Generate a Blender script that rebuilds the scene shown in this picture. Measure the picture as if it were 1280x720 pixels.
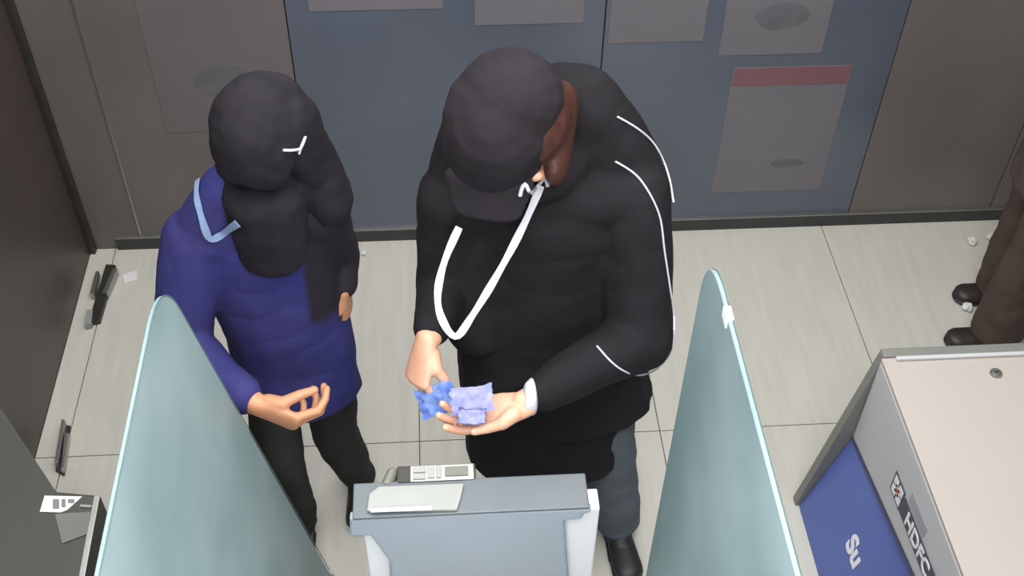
import bpy, bmesh, math, random
import numpy as np
from mathutils import Vector, Matrix, noise
from mathutils.bvhtree import BVHTree

for o in list(bpy.data.objects):
    bpy.data.objects.remove(o)
S = bpy.context.scene
COL = S.collection
random.seed(7)

# ------------------------------------------------------------------ camera
F, PITCH, ROLL, YAW, CAMZ = 1450.0, math.radians(45.7), math.radians(1.2), math.radians(4.6), 3.0
CAM = Vector((0, 0, CAMZ))
fw = Vector((math.sin(YAW) * math.cos(PITCH), math.cos(YAW) * math.cos(PITCH), -math.sin(PITCH)))
r0 = Vector((math.cos(YAW), -math.sin(YAW), 0))
u0 = r0.cross(fw)
RT = r0 * math.cos(ROLL) + u0 * math.sin(ROLL)
UP = -r0 * math.sin(ROLL) + u0 * math.cos(ROLL)
cd = bpy.data.cameras.new('camera')
cam = bpy.data.objects.new('camera', cd)
COL.objects.link(cam)
M = Matrix((RT, UP, -fw)).transposed().to_4x4()
M.translation = CAM
cam.matrix_world = M
cd.sensor_fit = 'HORIZONTAL'
cd.sensor_width = 36.0
cd.lens = 36.0 * F / 1280.0
cd.clip_start = 0.05
S.camera = cam

# ------------------------------------------------------------------ world, lights, exposure
S.view_settings.view_transform = 'Standard'
S.view_settings.look = 'None'
S.view_settings.gamma = 1.0
S.view_settings.exposure = 0.0
S.view_settings.use_curve_mapping = False
W = bpy.data.worlds.new('world')
S.world = W
W.use_nodes = True
W.node_tree.nodes['Background'].inputs[0].default_value = (0.55, 0.57, 0.62, 1)
W.node_tree.nodes['Background'].inputs[1].default_value = 0.15


def area(name, loc, sx, sy, power, col=(1, 1, 1), rot=(0, 0, 0)):
    l = bpy.data.lights.new(name, 'AREA')
    l.shape = 'RECTANGLE'
    l.size, l.size_y, l.energy, l.color = sx, sy, power, col
    o = bpy.data.objects.new(name, l)
    o.location = loc
    o.rotation_euler = rot
    COL.objects.link(o)
    return o


area('ceiling_lamp', (0.15, 1.75, 3.06), 2.6, 2.3, 105, (1.0, 0.995, 0.975))
area('ceiling_lamp', (0.1, 0.32, 3.06), 1.6, 0.4, 34, (1.0, 0.99, 0.97))
area('front_fill_light', (-0.02, 0.12, 1.7), 0.6, 0.35, 13, (0.97, 0.98, 1.0), (math.radians(72), 0, 0))  # added fill with no real lamp there, brightens console front and glass fins


# ------------------------------------------------------------------ materials
def lin(c):
    return tuple((v / 255 / 12.92 if v / 255 <= 0.04045 else ((v / 255 + 0.055) / 1.055) ** 2.4) for v in c)


def mat(name, rgb, rough=0.6, metal=0.0, var=0.12, scale=12.0, bump=0.0, bscale=80.0, stretch=(1, 1, 1), spec=0.5, rgb2=None):
    m = bpy.data.materials.new(name)
    m.use_nodes = True
    nt = m.node_tree
    N, L = nt.nodes, nt.links
    b = N['Principled BSDF']
    b.inputs['Roughness'].default_value = rough
    b.inputs['Metallic'].default_value = metal
    b.inputs['Specular IOR Level'].default_value = spec
    tc = N.new('ShaderNodeTexCoord')
    mp = N.new('ShaderNodeMapping')
    mp.inputs['Scale'].default_value = stretch
    L.new(tc.outputs['Object'], mp.inputs['Vector'])
    nz = N.new('ShaderNodeTexNoise')
    nz.inputs['Scale'].default_value = scale
    nz.inputs['Detail'].default_value = 5
    L.new(mp.outputs[0], nz.inputs['Vector'])
    rp = N.new('ShaderNodeValToRGB')
    c1 = rgb
    if rgb2 is None:
        lo = tuple(v * (1 - var) for v in c1)
        hi = tuple(min(1, v * (1 + var)) for v in c1)
    else:
        lo, hi = rgb2, c1
    rp.color_ramp.elements[0].position = 0.3
    rp.color_ramp.elements[1].position = 0.7
    rp.color_ramp.elements[0].color = (*lo, 1)
    rp.color_ramp.elements[1].color = (*hi, 1)
    L.new(nz.outputs[0], rp.inputs[0])
    L.new(rp.outputs[0], b.inputs['Base Color'])
    if bump > 0:
        n2 = N.new('ShaderNodeTexNoise')
        n2.inputs['Scale'].default_value = bscale
        n2.inputs['Detail'].default_value = 3
        L.new(mp.outputs[0], n2.inputs['Vector'])
        bp = N.new('ShaderNodeBump')
        bp.inputs['Strength'].default_value = bump
        bp.inputs['Distance'].default_value = 0.004
        L.new(n2.outputs[0], bp.inputs['Height'])
        L.new(bp.outputs[0], b.inputs['Normal'])
    return m


MT = {}
MT['tile'] = mat('floor_tile', lin((199, 197, 188)), 0.45, var=0.05, scale=5, stretch=(7, 0.7, 1), bump=0.05, bscale=30)
MT['grout'] = mat('grout', lin((105, 103, 98)), 0.9)
MT['wall_blue'] = mat('laminate_with_blue_reflection', lin((84, 91, 106)), 0.24, var=0.08, scale=3, spec=0.8, bump=0.02, bscale=200)
MT['wall_warm'] = mat('laminate_with_warm_reflection', lin((106, 100, 98)), 0.36, var=0.08, scale=3, bump=0.02, bscale=200)
MT['wall_pale'] = mat('pale_grey_laminate', lin((108, 104, 104)), 0.38, var=0.06, scale=3)
MT['wall_dark'] = mat('dark_brown_laminate', lin((70, 61, 58)), 0.42, var=0.12, scale=2.5, bump=0.02, bscale=150)
MT['joint'] = mat('panel_joint', lin((32, 32, 34)), 0.8)
MT['skirt'] = mat('dark_skirting', lin((52, 54, 54)), 0.45, var=0.1)
MT['steel'] = mat('brushed_steel', lin((172, 172, 170)), 0.4, metal=0.9, var=0.08, scale=30)
MT['dark_metal'] = mat('dark_metal', lin((62, 60, 56)), 0.45, metal=0.4, var=0.15)
MT['ceiling'] = mat('ceiling_paint', lin((225, 223, 218)), 0.9, var=0.03)
MT['shell'] = mat('painted_wall', lin((150, 150, 150)), 0.8, var=0.05)
MT['cream'] = mat('cream_powder_coat', lin((184, 175, 169)), 0.5, var=0.02, scale=4, bump=0.03, bscale=300)
MT['pale_grey'] = mat('pale_grey_powder_coat', lin((196, 196, 200)), 0.45, var=0.02, scale=4)
MT['mid_grey'] = mat('mid_grey_plastic', lin((120, 122, 124)), 0.5, var=0.05)
MT['label_grey'] = mat('grey_label_print', lin((160, 160, 170)), 0.5, var=0.04)
MT['end_grey'] = mat('grey_end_panel', lin((128, 128, 124)), 0.5, var=0.08, scale=3)
MT['blue'] = mat('blue_panel', lin((88, 107, 178)), 0.45, var=0.06, scale=3)
MT['navy'] = mat('navy_print', lin((62, 62, 82)), 0.5, var=0.05)
MT['white'] = mat('white_print', lin((240, 240, 244)), 0.5, var=0.02)
MT['red'] = mat('red_print', lin((170, 50, 50)), 0.5, var=0.05)
MT['console'] = mat('slate_grey_plastic', lin((156, 164, 174)), 0.4, var=0.06, scale=4, bump=0.02, bscale=300)
MT['console_top'] = mat('dark_console_top', lin((92, 99, 104)), 0.35, var=0.08, scale=5)
MT['flap'] = mat('light_grey_plastic', lin((146, 148, 145)), 0.5, var=0.05)
MT['olive_grey'] = mat('olive_grey_plastic', lin((112, 112, 104)), 0.5, var=0.08)
MT['white_metal'] = mat('white_powder_coat', lin((232, 232, 236)), 0.4, var=0.02)
MT['machine_dark'] = mat('charcoal_plastic', lin((66, 67, 64)), 0.42, var=0.1, scale=3, bump=0.03, bscale=250)
MT['machine_mid'] = mat('grey_window_plastic', lin((112, 112, 110)), 0.35, var=0.05)
MT['skin'] = mat('skin', lin((220, 172, 144)), 0.5, var=0.07, scale=25, bump=0.05, bscale=220, rgb2=lin((212, 156, 130)))
MT['skin_dark'] = mat('tanned_skin', lin((192, 136, 102)), 0.5, var=0.07, scale=25, bump=0.05, bscale=220)
MT['black_cloth'] = mat('black_fabric', lin((27, 25, 29)), 0.85, var=0.25, scale=9, bump=0.25, bscale=260, spec=0.25)
MT['cap_cloth'] = mat('black_cap_fabric', lin((35, 31, 36)), 0.85, var=0.15, scale=14, bump=0.3, bscale=330, spec=0.25)
MT['hood2'] = mat('soft_black_fabric', lin((32, 29, 35)), 0.85, var=0.2, scale=12, bump=0.25, bscale=260, spec=0.25)
MT['navy_cloth'] = mat('navy_blue_fabric', lin((56, 53, 106)), 0.8, var=0.2, scale=6, bump=0.25, bscale=240, spec=0.25, rgb2=lin((42, 45, 104)))
MT['trouser_grey'] = mat('charcoal_trouser_cloth', lin((88, 95, 102)), 0.85, var=0.15, scale=8, bump=0.2, bscale=260, spec=0.25)
MT['trouser_black'] = mat('black_trouser_cloth', lin((42, 43, 41)), 0.85, var=0.2, scale=8, bump=0.2, bscale=260, spec=0.25)
MT['brown_cloth'] = mat('dark_brown_cloth', lin((78, 66, 61)), 0.85, var=0.15, scale=8, bump=0.2, bscale=260, spec=0.25)
MT['shoe_black'] = mat('black_shoe', lin((34, 34, 36)), 0.5, var=0.1)
MT['shoe_brown'] = mat('dark_brown_shoe', lin((46, 38, 35)), 0.5, var=0.1)
MT['sole'] = mat('pale_sole', lin((205, 208, 210)), 0.6, var=0.05)
MT['hair'] = mat('black_hair', lin((30, 27, 28)), 0.55, var=0.2, scale=60, stretch=(8, 8, 1), bump=0.4, bscale=120)
MT['cheek_shade_red'] = mat('shaded_cheek_brown', lin((68, 36, 27)), 0.55, var=0.3, scale=30, stretch=(4, 1, 4), bump=0.15, bscale=90)
MT['ribbon'] = mat('white_ribbon', lin((196, 198, 206)), 0.6, var=0.05, scale=40)
MT['ribbon_blue'] = mat('pale_blue_ribbon', lin((136, 160, 196)), 0.6, var=0.1, scale=40)
MT['eye'] = mat('eye_white', lin((225, 220, 215)), 0.25, var=0.02)
MT['paper'] = mat('white_paper', lin((220, 220, 218)), 0.8, var=0.04)
MT['note'] = mat('blue_note_print', lin((165, 188, 240)), 0.7, scale=45, rgb2=lin((104, 146, 236)))
MT['note_pale'] = mat('pale_lilac_note_print', lin((196, 198, 232)), 0.7, scale=45, rgb2=lin((150, 158, 214)))
MT['sheet'] = mat('reflected_notice_paper', lin((112, 109, 116)), 0.45, var=0.05, scale=3)
MT['sheet_warm'] = mat('reflected_warm_notice_paper', lin((106, 101, 102)), 0.45, var=0.05, scale=3)
MT['sheet_red'] = mat('reflected_red_print', lin((122, 84, 92)), 0.45, var=0.05)
MT['reflected_blot'] = mat('reflected_grey_print', lin((97, 96, 102)), 0.5, var=0.15, scale=12)

g = bpy.data.materials.new('frosted_teal_glass')
g.use_nodes = True
nt = g.node_tree
b = nt.nodes['Principled BSDF']
b.inputs['Base Color'].default_value = (*lin((150, 172, 172)), 1)
b.inputs['Roughness'].default_value = 0.42
b.inputs['Transmission Weight'].default_value = 0.22
b.inputs['IOR'].default_value = 1.3
tc = nt.nodes.new('ShaderNodeTexCoord')
nz = nt.nodes.new('ShaderNodeTexNoise')
nz.inputs['Scale'].default_value = 3.5
nz.inputs['Detail'].default_value = 2
rp = nt.nodes.new('ShaderNodeValToRGB')
rp.color_ramp.elements[0].position = 0.35
rp.color_ramp.elements[1].position = 0.65
rp.color_ramp.elements[0].color = (*lin((136, 160, 163)), 1)
rp.color_ramp.elements[1].color = (*lin((156, 177, 180)), 1)
nt.links.new(tc.outputs['Object'], nz.inputs['Vector'])
nt.links.new(nz.outputs[0], rp.inputs[0])
nt.links.new(rp.outputs[0], b.inputs['Base Color'])
MT['glass'] = g
MT['glass_edge'] = mat('green_glass_edge', lin((84, 106, 104)), 0.5, var=0.05)


# ------------------------------------------------------------------ helpers
def ray(px, py):
    return fw + RT * ((px - 640) / F) - UP * ((py - 360) / F)


def at_y(px, py, y):
    d = ray(px, py)
    return CAM + d * (y / d.y)


def at_z(px, py, z):
    d = ray(px, py)
    return CAM + d * ((z - CAMZ) / d.z)


def at_x(px, py, x):
    d = ray(px, py)
    return CAM + d * (x / d.x)


def link_mesh(name, me, m, parent=None, origin=None, smooth=False):
    """One mesh object. Vertices come in world space; origin moves the pivot."""
    if m is not None:
        me.materials.clear()
        me.materials.append(m)
    if smooth:
        me.polygons.foreach_set('use_smooth', [True] * len(me.polygons))
    o = bpy.data.objects.new(name, me)
    COL.objects.link(o)
    if parent is not None:
        off = Vector((0, 0, 0))
        p = parent
        while p is not None:
            off += p.location
            p = p.parent
        me.transform(Matrix.Translation(-off))
        o.parent = parent
    elif origin is not None:
        me.transform(Matrix.Translation(-Vector(origin)))
        o.location = origin
    return o


def from_bm(name, bm, m, parent=None, origin=None, smooth=False):
    me = bpy.data.meshes.new(name)
    bmesh.ops.recalc_face_normals(bm, faces=bm.faces)
    bm.to_mesh(me)
    bm.free()
    return link_mesh(name, me, m, parent, origin, smooth)


def box_bm(lo, hi, bev=0.0, bm=None, seg=2):
    bm2 = bmesh.new()
    lo, hi = Vector(lo), Vector(hi)
    bmesh.ops.create_cube(bm2, size=1.0)
    for v in bm2.verts:
        v.co = Vector(((lo.x + hi.x) / 2 + v.co.x * (hi.x - lo.x), (lo.y + hi.y) / 2 + v.co.y * (hi.y - lo.y), (lo.z + hi.z) / 2 + v.co.z * (hi.z - lo.z)))
    if bev > 0:
        bmesh.ops.bevel(bm2, geom=bm2.edges[:], offset=bev, segments=seg, affect='EDGES', profile=0.6)
    if bm is None:
        return bm2
    me = bpy.data.meshes.new('t')
    bm2.to_mesh(me)
    bm2.free()
    bm.from_mesh(me)
    bpy.data.meshes.remove(me)
    return bm


def box(name, lo, hi, m, parent=None, bev=0.0, origin=None):
    return from_bm(name, box_bm(lo, hi, bev), m, parent, origin)


def prism_bm(poly, ext, bev=0.0, seg=2):
    """Extrude a planar polygon (list of Vectors) by the vector ext."""
    bm = bmesh.new()
    vs = [bm.verts.new(p) for p in poly]
    f = bm.faces.new(vs)
    r = bmesh.ops.extrude_face_region(bm, geom=[f])
    nv = [e for e in r['geom'] if isinstance(e, bmesh.types.BMVert)]
    bmesh.ops.translate(bm, verts=nv, vec=Vector(ext))
    bmesh.ops.recalc_face_normals(bm, faces=bm.faces)
    if bev > 0:
        bmesh.ops.bevel(bm, geom=bm.edges[:], offset=bev, segments=seg, affect='EDGES', profile=0.6)
    return bm


def tube_bm(pts, rad, seg=8, closed=False):
    bm = bmesh.new()
    pts = [Vector(p) for p in pts]
    rings = []
    n = len(pts)
    prev = None
    for i, p in enumerate(pts):
        t = (pts[min(i + 1, n - 1)] - pts[max(i - 1, 0)]).normalized()
        if prev is None:
            a = t.orthogonal().normalized()
        else:
            a = (prev - t * prev.dot(t)).normalized()
        prev = a
        c = t.cross(a)
        rr = rad[i] if isinstance(rad, (list, tuple)) else rad
        rings.append([bm.verts.new(p + (a * math.cos(k * 2 * math.pi / seg) + c * math.sin(k * 2 * math.pi / seg)) * rr) for k in range(seg)])
    for i in range(n - 1):
        for k in range(seg):
            bm.faces.new((rings[i][k], rings[i][(k + 1) % seg], rings[i + 1][(k + 1) % seg], rings[i + 1][k]))
    bm.faces.new(rings[0][::-1])
    bm.faces.new(rings[-1])
    return bm


def spline(pts, n=8):
    pts = [Vector(p) for p in pts]
    out = []
    for i in range(len(pts) - 1):
        p0, p1, p2, p3 = pts[max(i - 1, 0)], pts[i], pts[i + 1], pts[min(i + 2, len(pts) - 1)]
        for k in range(n):
            t = k / n
            out.append(0.5 * ((2 * p1) + (p2 - p0) * t + (2 * p0 - 5 * p1 + 4 * p2 - p3) * t * t + (3 * p1 - p0 - 3 * p2 + p3) * t ** 3))
    out.append(pts[-1])
    return out


def tag(o, label, cat, group=None):
    o['label'] = label
    o['category'] = cat
    if group:
        o['group'] = group
    return o


def struct(o):
    o['kind'] = 'structure'
    return o


def thing(name, loc, label, cat, group=None):
    o = bpy.data.objects.new(name, None)
    o.empty_display_size = 0.1
    o.location = loc
    COL.objects.link(o)
    return tag(o, label, cat, group)


def text_mesh(body, size, depth=0.001, bold=0.0):
    c = bpy.data.curves.new('txt', 'FONT')
    c.body = body
    c.size = size
    c.extrude = depth
    c.offset = bold
    c.align_x = 'LEFT'
    o = bpy.data.objects.new('txt', c)
    COL.objects.link(o)
    dg = bpy.context.evaluated_depsgraph_get()
    me = bpy.data.meshes.new_from_object(o.evaluated_get(dg))
    bpy.data.objects.remove(o)
    bpy.data.curves.remove(c)
    return me


# hulls of ellipsoids fused into one skin -------------------------------------
_uv = []
for i in range(1, 8):
    th = math.pi * i / 8
    for k in range(14):
        ph = 2 * math.pi * k / 14
        _uv.append(Vector((math.sin(th) * math.cos(ph), math.sin(th) * math.sin(ph), math.cos(th))))
_uv += [Vector((0, 0, 1)), Vector((0, 0, -1))]


def E(c, r, R=None):
    return (Vector(c), Vector(r) if isinstance(r, (tuple, list, Vector)) else Vector((r, r, r)), R)


def ell_pts(e):
    c, r, R = e
    out = []
    for v in _uv:
        p = Vector((v.x * r.x, v.y * r.y, v.z * r.z))
        if R is not None:
            p = R @ p
        out.append(c + p)
    return out


class Blob:
    def __init__(self):
        self.bm = bmesh.new()

    def hull(self, *ells):
        b2 = bmesh.new()
        for e in ells:
            for p in ell_pts(e):
                b2.verts.new(p)
        r = bmesh.ops.convex_hull(b2, input=b2.verts)
        junk = [x for x in r['geom_interior'] + r['geom_unused'] if isinstance(x, bmesh.types.BMVert) and x.is_valid]
        bmesh.ops.delete(b2, geom=list(set(junk)), context='VERTS')
        me = bpy.data.meshes.new('t')
        b2.to_mesh(me)
        b2.free()
        self.bm.from_mesh(me)
        bpy.data.meshes.remove(me)
        return self

    def chain(self, *ells):
        for a, c in zip(ells, ells[1:]):
            self.hull(a, c)
        return self

    def build(self, name, m, parent, voxel=0.007, smooth=6, fold=0.0, fscale=9.0, post=None, decimate=None):
        me = bpy.data.meshes.new('raw')
        self.bm.to_mesh(me)
        self.bm.free()
        o = bpy.data.objects.new('raw', me)
        COL.objects.link(o)
        rm = o.modifiers.new('r', 'REMESH')
        rm.mode = 'VOXEL'
        rm.voxel_size = voxel
        if smooth:
            sm = o.modifiers.new('s', 'SMOOTH')
            sm.factor = 0.5
            sm.iterations = smooth
        dg = bpy.context.evaluated_depsgraph_get()
        out = bpy.data.meshes.new_from_object(o.evaluated_get(dg))
        bpy.data.objects.remove(o)
        bpy.data.meshes.remove(me)
        if fold > 0:
            n = len(out.vertices)
            nn = [v.normal.copy() for v in out.vertices]
            for v, q in zip(out.vertices, nn):
                p = v.co
                k = noise.noise((p.x * fscale, p.y * fscale, p.z * fscale * 1.1)) + 0.5 * noise.noise((p.x * fscale * 2.3 + 9, p.y * fscale * 2.3, p.z * fscale * 2.2))
                c = 1 - abs(noise.noise((p.x * fscale * 0.9 + 3, p.y * fscale * 0.9, p.z * fscale * 1.3 + 5)))
                v.co = p + q * ((k - (0.4 if fold >= 0.006 else 0.0) * c ** 8) * fold)
        if post:
            post(out)
        out.name = name
        return link_mesh(name, out, m, parent, smooth=True)


def hand(bl, wrist, f, b, right, curls, spread=0.06, thumb=(0.5, 0.5), scale=1.0, lat=0.75):
    """Palm, four jointed fingers and a thumb added to a body blob.
    f: finger direction, b: back-of-hand normal; curls: per finger (knuckle, middle, tip) bends."""
    f = Vector(f).normalized()
    b = Vector(b)
    b = (b - f * b.dot(f)).normalized()
    t = b.cross(f) if right else f.cross(b)        # towards the thumb
    wrist = Vector(wrist)
    s = scale
    R = Matrix((t, f, b)).transposed()

    def L(x, y, z):
        return wrist + (t * x + f * y + b * z) * s
    bl.hull(E(L(0, -0.01, 0), (0.026 * s, 0.02 * s, 0.019 * s), R), E(L(0.0, 0.035, 0.0), (0.036 * s, 0.02 * s, 0.016 * s), R))
    bl.hull(E(L(0.0, 0.03, 0.0), (0.036 * s, 0.02 * s, 0.016 * s), R), E(L(0.0, 0.082, 0.002), (0.04 * s, 0.012 * s, 0.013 * s), R))
    # heel of the thumb
    bl.hull(E(L(0.018, 0.02, -0.008), 0.017 * s), E(L(0.034, 0.045, -0.012), 0.0135 * s))
    xs = [0.029, 0.010, -0.009, -0.027]
    ls = [(0.043, 0.026, 0.021), (0.047, 0.030, 0.022), (0.043, 0.028, 0.021), (0.034, 0.021, 0.019)]
    rs = [0.0092, 0.0096, 0.0090, 0.0080]
    for i in range(4):
        p = L(xs[i], 0.084 - (0.006 if i in (0, 3) else 0) - (0.004 if i == 3 else 0), 0.001)
        d = (f + t * (spread * (1.5 - i) * 0.8)).normalized()
        n = b
        ax = t
        a = 0
        for j in range(3):
            a += curls[i][j]
            dd = (d * math.cos(a) - n * math.sin(a)).normalized()
            q = p + dd * ls[i][j] * s
            bl.hull(E(p, rs[i] * s * (1 - 0.07 * j)), E(q, rs[i] * s * (0.95 - 0.09 * j)))
            p = q
    # thumb: out of the side of the palm
    a0, a1 = thumb
    p = L(0.034, 0.043, -0.012)
    d0 = (t * lat + f * 0.75 - b * a0).normalized()
    q = p + d0 * 0.036 * s
    bl.hull(E(p, 0.0125 * s), E(q, 0.0102 * s))
    d1 = (d0 + f * 0.45 - b * a1 * 0.6 - t * 0.45 * a1).normalized()
    e = q + d1 * 0.029 * s
    bl.hull(E(q, 0.0102 * s), E(e, 0.0082 * s))


def head(bl, c, R, s=1.0):
    """Skull, jaw, brow, nose, lips and ears; face looks along R @ -Y."""
    c = Vector(c)

    def L(x, y, z):
        return c + R @ (Vector((x, y, z)) * s)

    def EE(x, y, z, a, b_, d):
        return E(L(x, y, z), (a * s, b_ * s, d * s), R)
    bl.hull(EE(0, 0.012, 0.035, 0.075, 0.093, 0.078))
    bl.hull(EE(0, -0.015, 0.0, 0.068, 0.075, 0.06), EE(0, -0.03, -0.06, 0.052, 0.05, 0.035), EE(0, -0.055, -0.092, 0.026, 0.025, 0.018))
    bl.hull(EE(-0.035, -0.076, 0.026, 0.02, 0.012, 0.009), EE(0.035, -0.076, 0.026, 0.02, 0.012, 0.009))     # brow
    bl.hull(EE(0, -0.086, 0.02, 0.009, 0.01, 0.01), EE(0, -0.104, -0.022, 0.014, 0.014, 0.011))              # nose
    for sx in (-1, 1):
        bl.hull(EE(sx * 0.012, -0.094, -0.026, 0.008, 0.01, 0.007))
        bl.hull(EE(sx * 0.042, -0.066, -0.016, 0.022, 0.02, 0.016))                                         # cheek
        bl.hull(EE(sx * 0.074, 0.012, 0.012, 0.008, 0.018, 0.016), EE(sx * 0.072, 0.006, -0.02, 0.007, 0.011, 0.012))  # ear
        bl.hull(EE(sx * 0.031, -0.074, 0.01, 0.015, 0.01, 0.007))                                           # eyelid
    bl.hull(EE(0, -0.086, -0.052, 0.022, 0.011, 0.0055))                                                    # lips
    bl.hull(EE(0, -0.084, -0.062, 0.019, 0.011, 0.006))
    return L


def shoe(name, heel, toe, m, parent, w=0.045, sole_mat=None):
    heel, toe = Vector(heel), Vector(toe)
    d = (toe - heel).normalized()
    bl = Blob()
    h0 = heel + d * 0.05
    t0 = toe - d * 0.05
    bl.hull(E(h0 + Vector((0, 0, 0.035)), (w * 0.8, w * 0.8, 0.03)), E(t0 + Vector((0, 0, 0.03)), (w, w, 0.024)))
    bl.hull(E(h0 + Vector((0, 0, 0.075)), (w * 0.85, w * 0.85, 0.03)), E(h0 + d * 0.07 + Vector((0, 0, 0.05)), (w * 0.8, w * 0.8, 0.025)))
    o = bl.build(name, m, parent, voxel=0.006, smooth=4)
    sb = Blob()
    sb.hull(E(h0 + Vector((0, 0, 0.012)), (w * 0.92, w * 0.92, 0.011)), E(t0 + Vector((0, 0, 0.012)), (w * 1.06, w * 1.06, 0.011)))
    sb.build('sole', sole_mat or MT['shoe_black'], o, voxel=0.006, smooth=2)
    return o


def bvh_of(*objs):
    vs, fs, k = [], [], 0
    for o in objs:
        off = Vector((0, 0, 0))
        p = o
        while p is not None:
            off += p.location
            p = p.parent
        me = o.data
        vs += [v.co + off for v in me.vertices]
        fs += [[i + k for i in f.vertices] for f in me.polygons]
        k = len(vs)
    return BVHTree.FromPolygons(vs, fs)


def on_cloth(tree, px, py, off=0.004, fallback=1.8):
    d = ray(px, py).normalized()
    h, n, i, dist = tree.ray_cast(CAM, d)
    if h is None:
        p = at_y(px, py, fallback)
        return p, -d
    if n.dot(d) > 0:
        n = -n
    return h + n * off, n


def ribbon(name, pts, nrm, width, m, parent, thick=0.0015):
    bm = bmesh.new()
    rows = []
    n = len(pts)
    for i in range(n):
        t = (pts[min(i + 1, n - 1)] - pts[max(i - 1, 0)]).normalized()
        w = t.cross(nrm[i]).normalized()
        q = w.cross(t).normalized()
        wd = width * (1 + 0.12 * math.sin(i * 0.9))
        rows.append([bm.verts.new(pts[i] + w * sx * wd / 2 + q * sz * thick / 2) for sx, sz in ((-1, -1), (1, -1), (1, 1), (-1, 1))])
    for i in range(n - 1):
        for k in range(4):
            bm.faces.new((rows[i][k], rows[i][(k + 1) % 4], rows[i + 1][(k + 1) % 4], rows[i + 1][k]))
    bm.faces.new(rows[0][::-1])
    bm.faces.new(rows[-1])
    return from_bm(name, bm, m, parent)


def smooth_list(pts, it=2):
    pts = [p.copy() for p in pts]
    for _ in range(it):
        q = [p.copy() for p in pts]
        for i in range(1, len(pts) - 1):
            q[i] = pts[i] * 0.5 + (pts[i - 1] + pts[i + 1]) * 0.25
        pts = q
    return pts


# ------------------------------------------------------------------ large structure
YW = 3.2            # back wall
XL, XR = -1.31, 2.75
floor = struct(box('floor', (XL - 0.1, -0.4, -0.06), (XR + 0.1, YW + 0.1, -0.006), MT['grout']))
xs = [XL, -1.22, -0.105, 0.67, 1.44, 2.2, XR]
ys = [-0.3, 0.55, 1.13, 2.25, YW]
for i in range(len(xs) - 1):
    for j in range(len(ys) - 1):
        box('tile', (xs[i] + 0.0018, ys[j] + 0.0018, -0.02), (xs[i + 1] - 0.0018, ys[j + 1] - 0.0018, random.uniform(-0.0004, 0.0)), MT['tile'], floor)

wall_back = struct(box('wall_back', (XL - 0.1, YW + 0.012, 0), (XR + 0.1, YW + 0.12, 3.1), MT['joint']))
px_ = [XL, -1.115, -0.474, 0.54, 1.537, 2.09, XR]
pm = ['wall_warm', 'wall_warm', 'wall_blue', 'wall_blue', 'wall_warm', 'wall_pale']  # blue and warm split puts the monitor's reflection into the panel colours
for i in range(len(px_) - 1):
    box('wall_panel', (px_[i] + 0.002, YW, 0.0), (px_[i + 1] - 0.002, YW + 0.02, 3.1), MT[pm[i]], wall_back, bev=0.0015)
wall_left = struct(box('wall_left', (XL - 0.12, -0.3, 0), (XL, YW + 0.012, 3.1), MT['wall_dark']))
struct(box('wall_right', (XR, -0.3, 0), (XR + 0.12, YW + 0.012, 3.1), MT['shell']))
struct(box('wall_front', (XL - 0.12, -0.42, 0), (XR + 0.12, -0.3, 3.1), MT['shell']))
struct(box('ceiling', (XL - 0.12, -0.42, 3.1), (XR + 0.12, YW + 0.12, 3.2), MT['ceiling']))
struct(box('baseboard_back', (XL + 0.1, YW - 0.012, 0), (XR, YW, 0.056), MT['skirt'], bev=0.002))
struct(box('trim_1', (XL + 0.1, YW - 0.014, 0.0562), (XR, YW, 0.0605), MT['steel']))
struct(box('trim_2', (px_[1] - 0.004, YW - 0.006, 0.062), (px_[1] + 0.004, YW - 0.0002, 3.0), MT['steel'], bev=0.001))
struct(box('trim_3', (XL + 0.001, YW - 0.03, 0.0), (XL + 0.022, YW - 0.0005, 3.0), MT['dark_metal'], bev=0.002))

# ------------------------------------------------------------------ monitor reflections of notices, built as sheets on the back wall
def notice(x0, x1, z0, z1, label, m, header=None, blots=()):  # builds the monitor reflection of a notice as a sheet
    t = thing('reflected_notice', ((x0 + x1) / 2, YW - 0.002, z0), label, 'notice', 'notice reflections built as sheets on the back wall')
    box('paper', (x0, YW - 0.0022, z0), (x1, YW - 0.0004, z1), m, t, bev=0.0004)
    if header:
        box('reflected_header_band', (x0 + 0.004, YW - 0.0034, z1 - header), (x1 - 0.004, YW - 0.0023, z1 - 0.004), MT['sheet_red'], t)
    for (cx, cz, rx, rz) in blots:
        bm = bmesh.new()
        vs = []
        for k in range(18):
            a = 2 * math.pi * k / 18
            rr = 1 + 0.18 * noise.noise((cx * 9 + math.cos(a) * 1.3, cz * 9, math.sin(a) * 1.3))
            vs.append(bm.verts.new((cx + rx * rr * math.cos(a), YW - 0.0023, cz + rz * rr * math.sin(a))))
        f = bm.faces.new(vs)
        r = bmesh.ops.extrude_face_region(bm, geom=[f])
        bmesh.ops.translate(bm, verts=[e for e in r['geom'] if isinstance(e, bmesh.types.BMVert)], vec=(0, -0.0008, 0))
        from_bm('reflected_picture', bm, MT['reflected_blot'], t)
    return t


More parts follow.
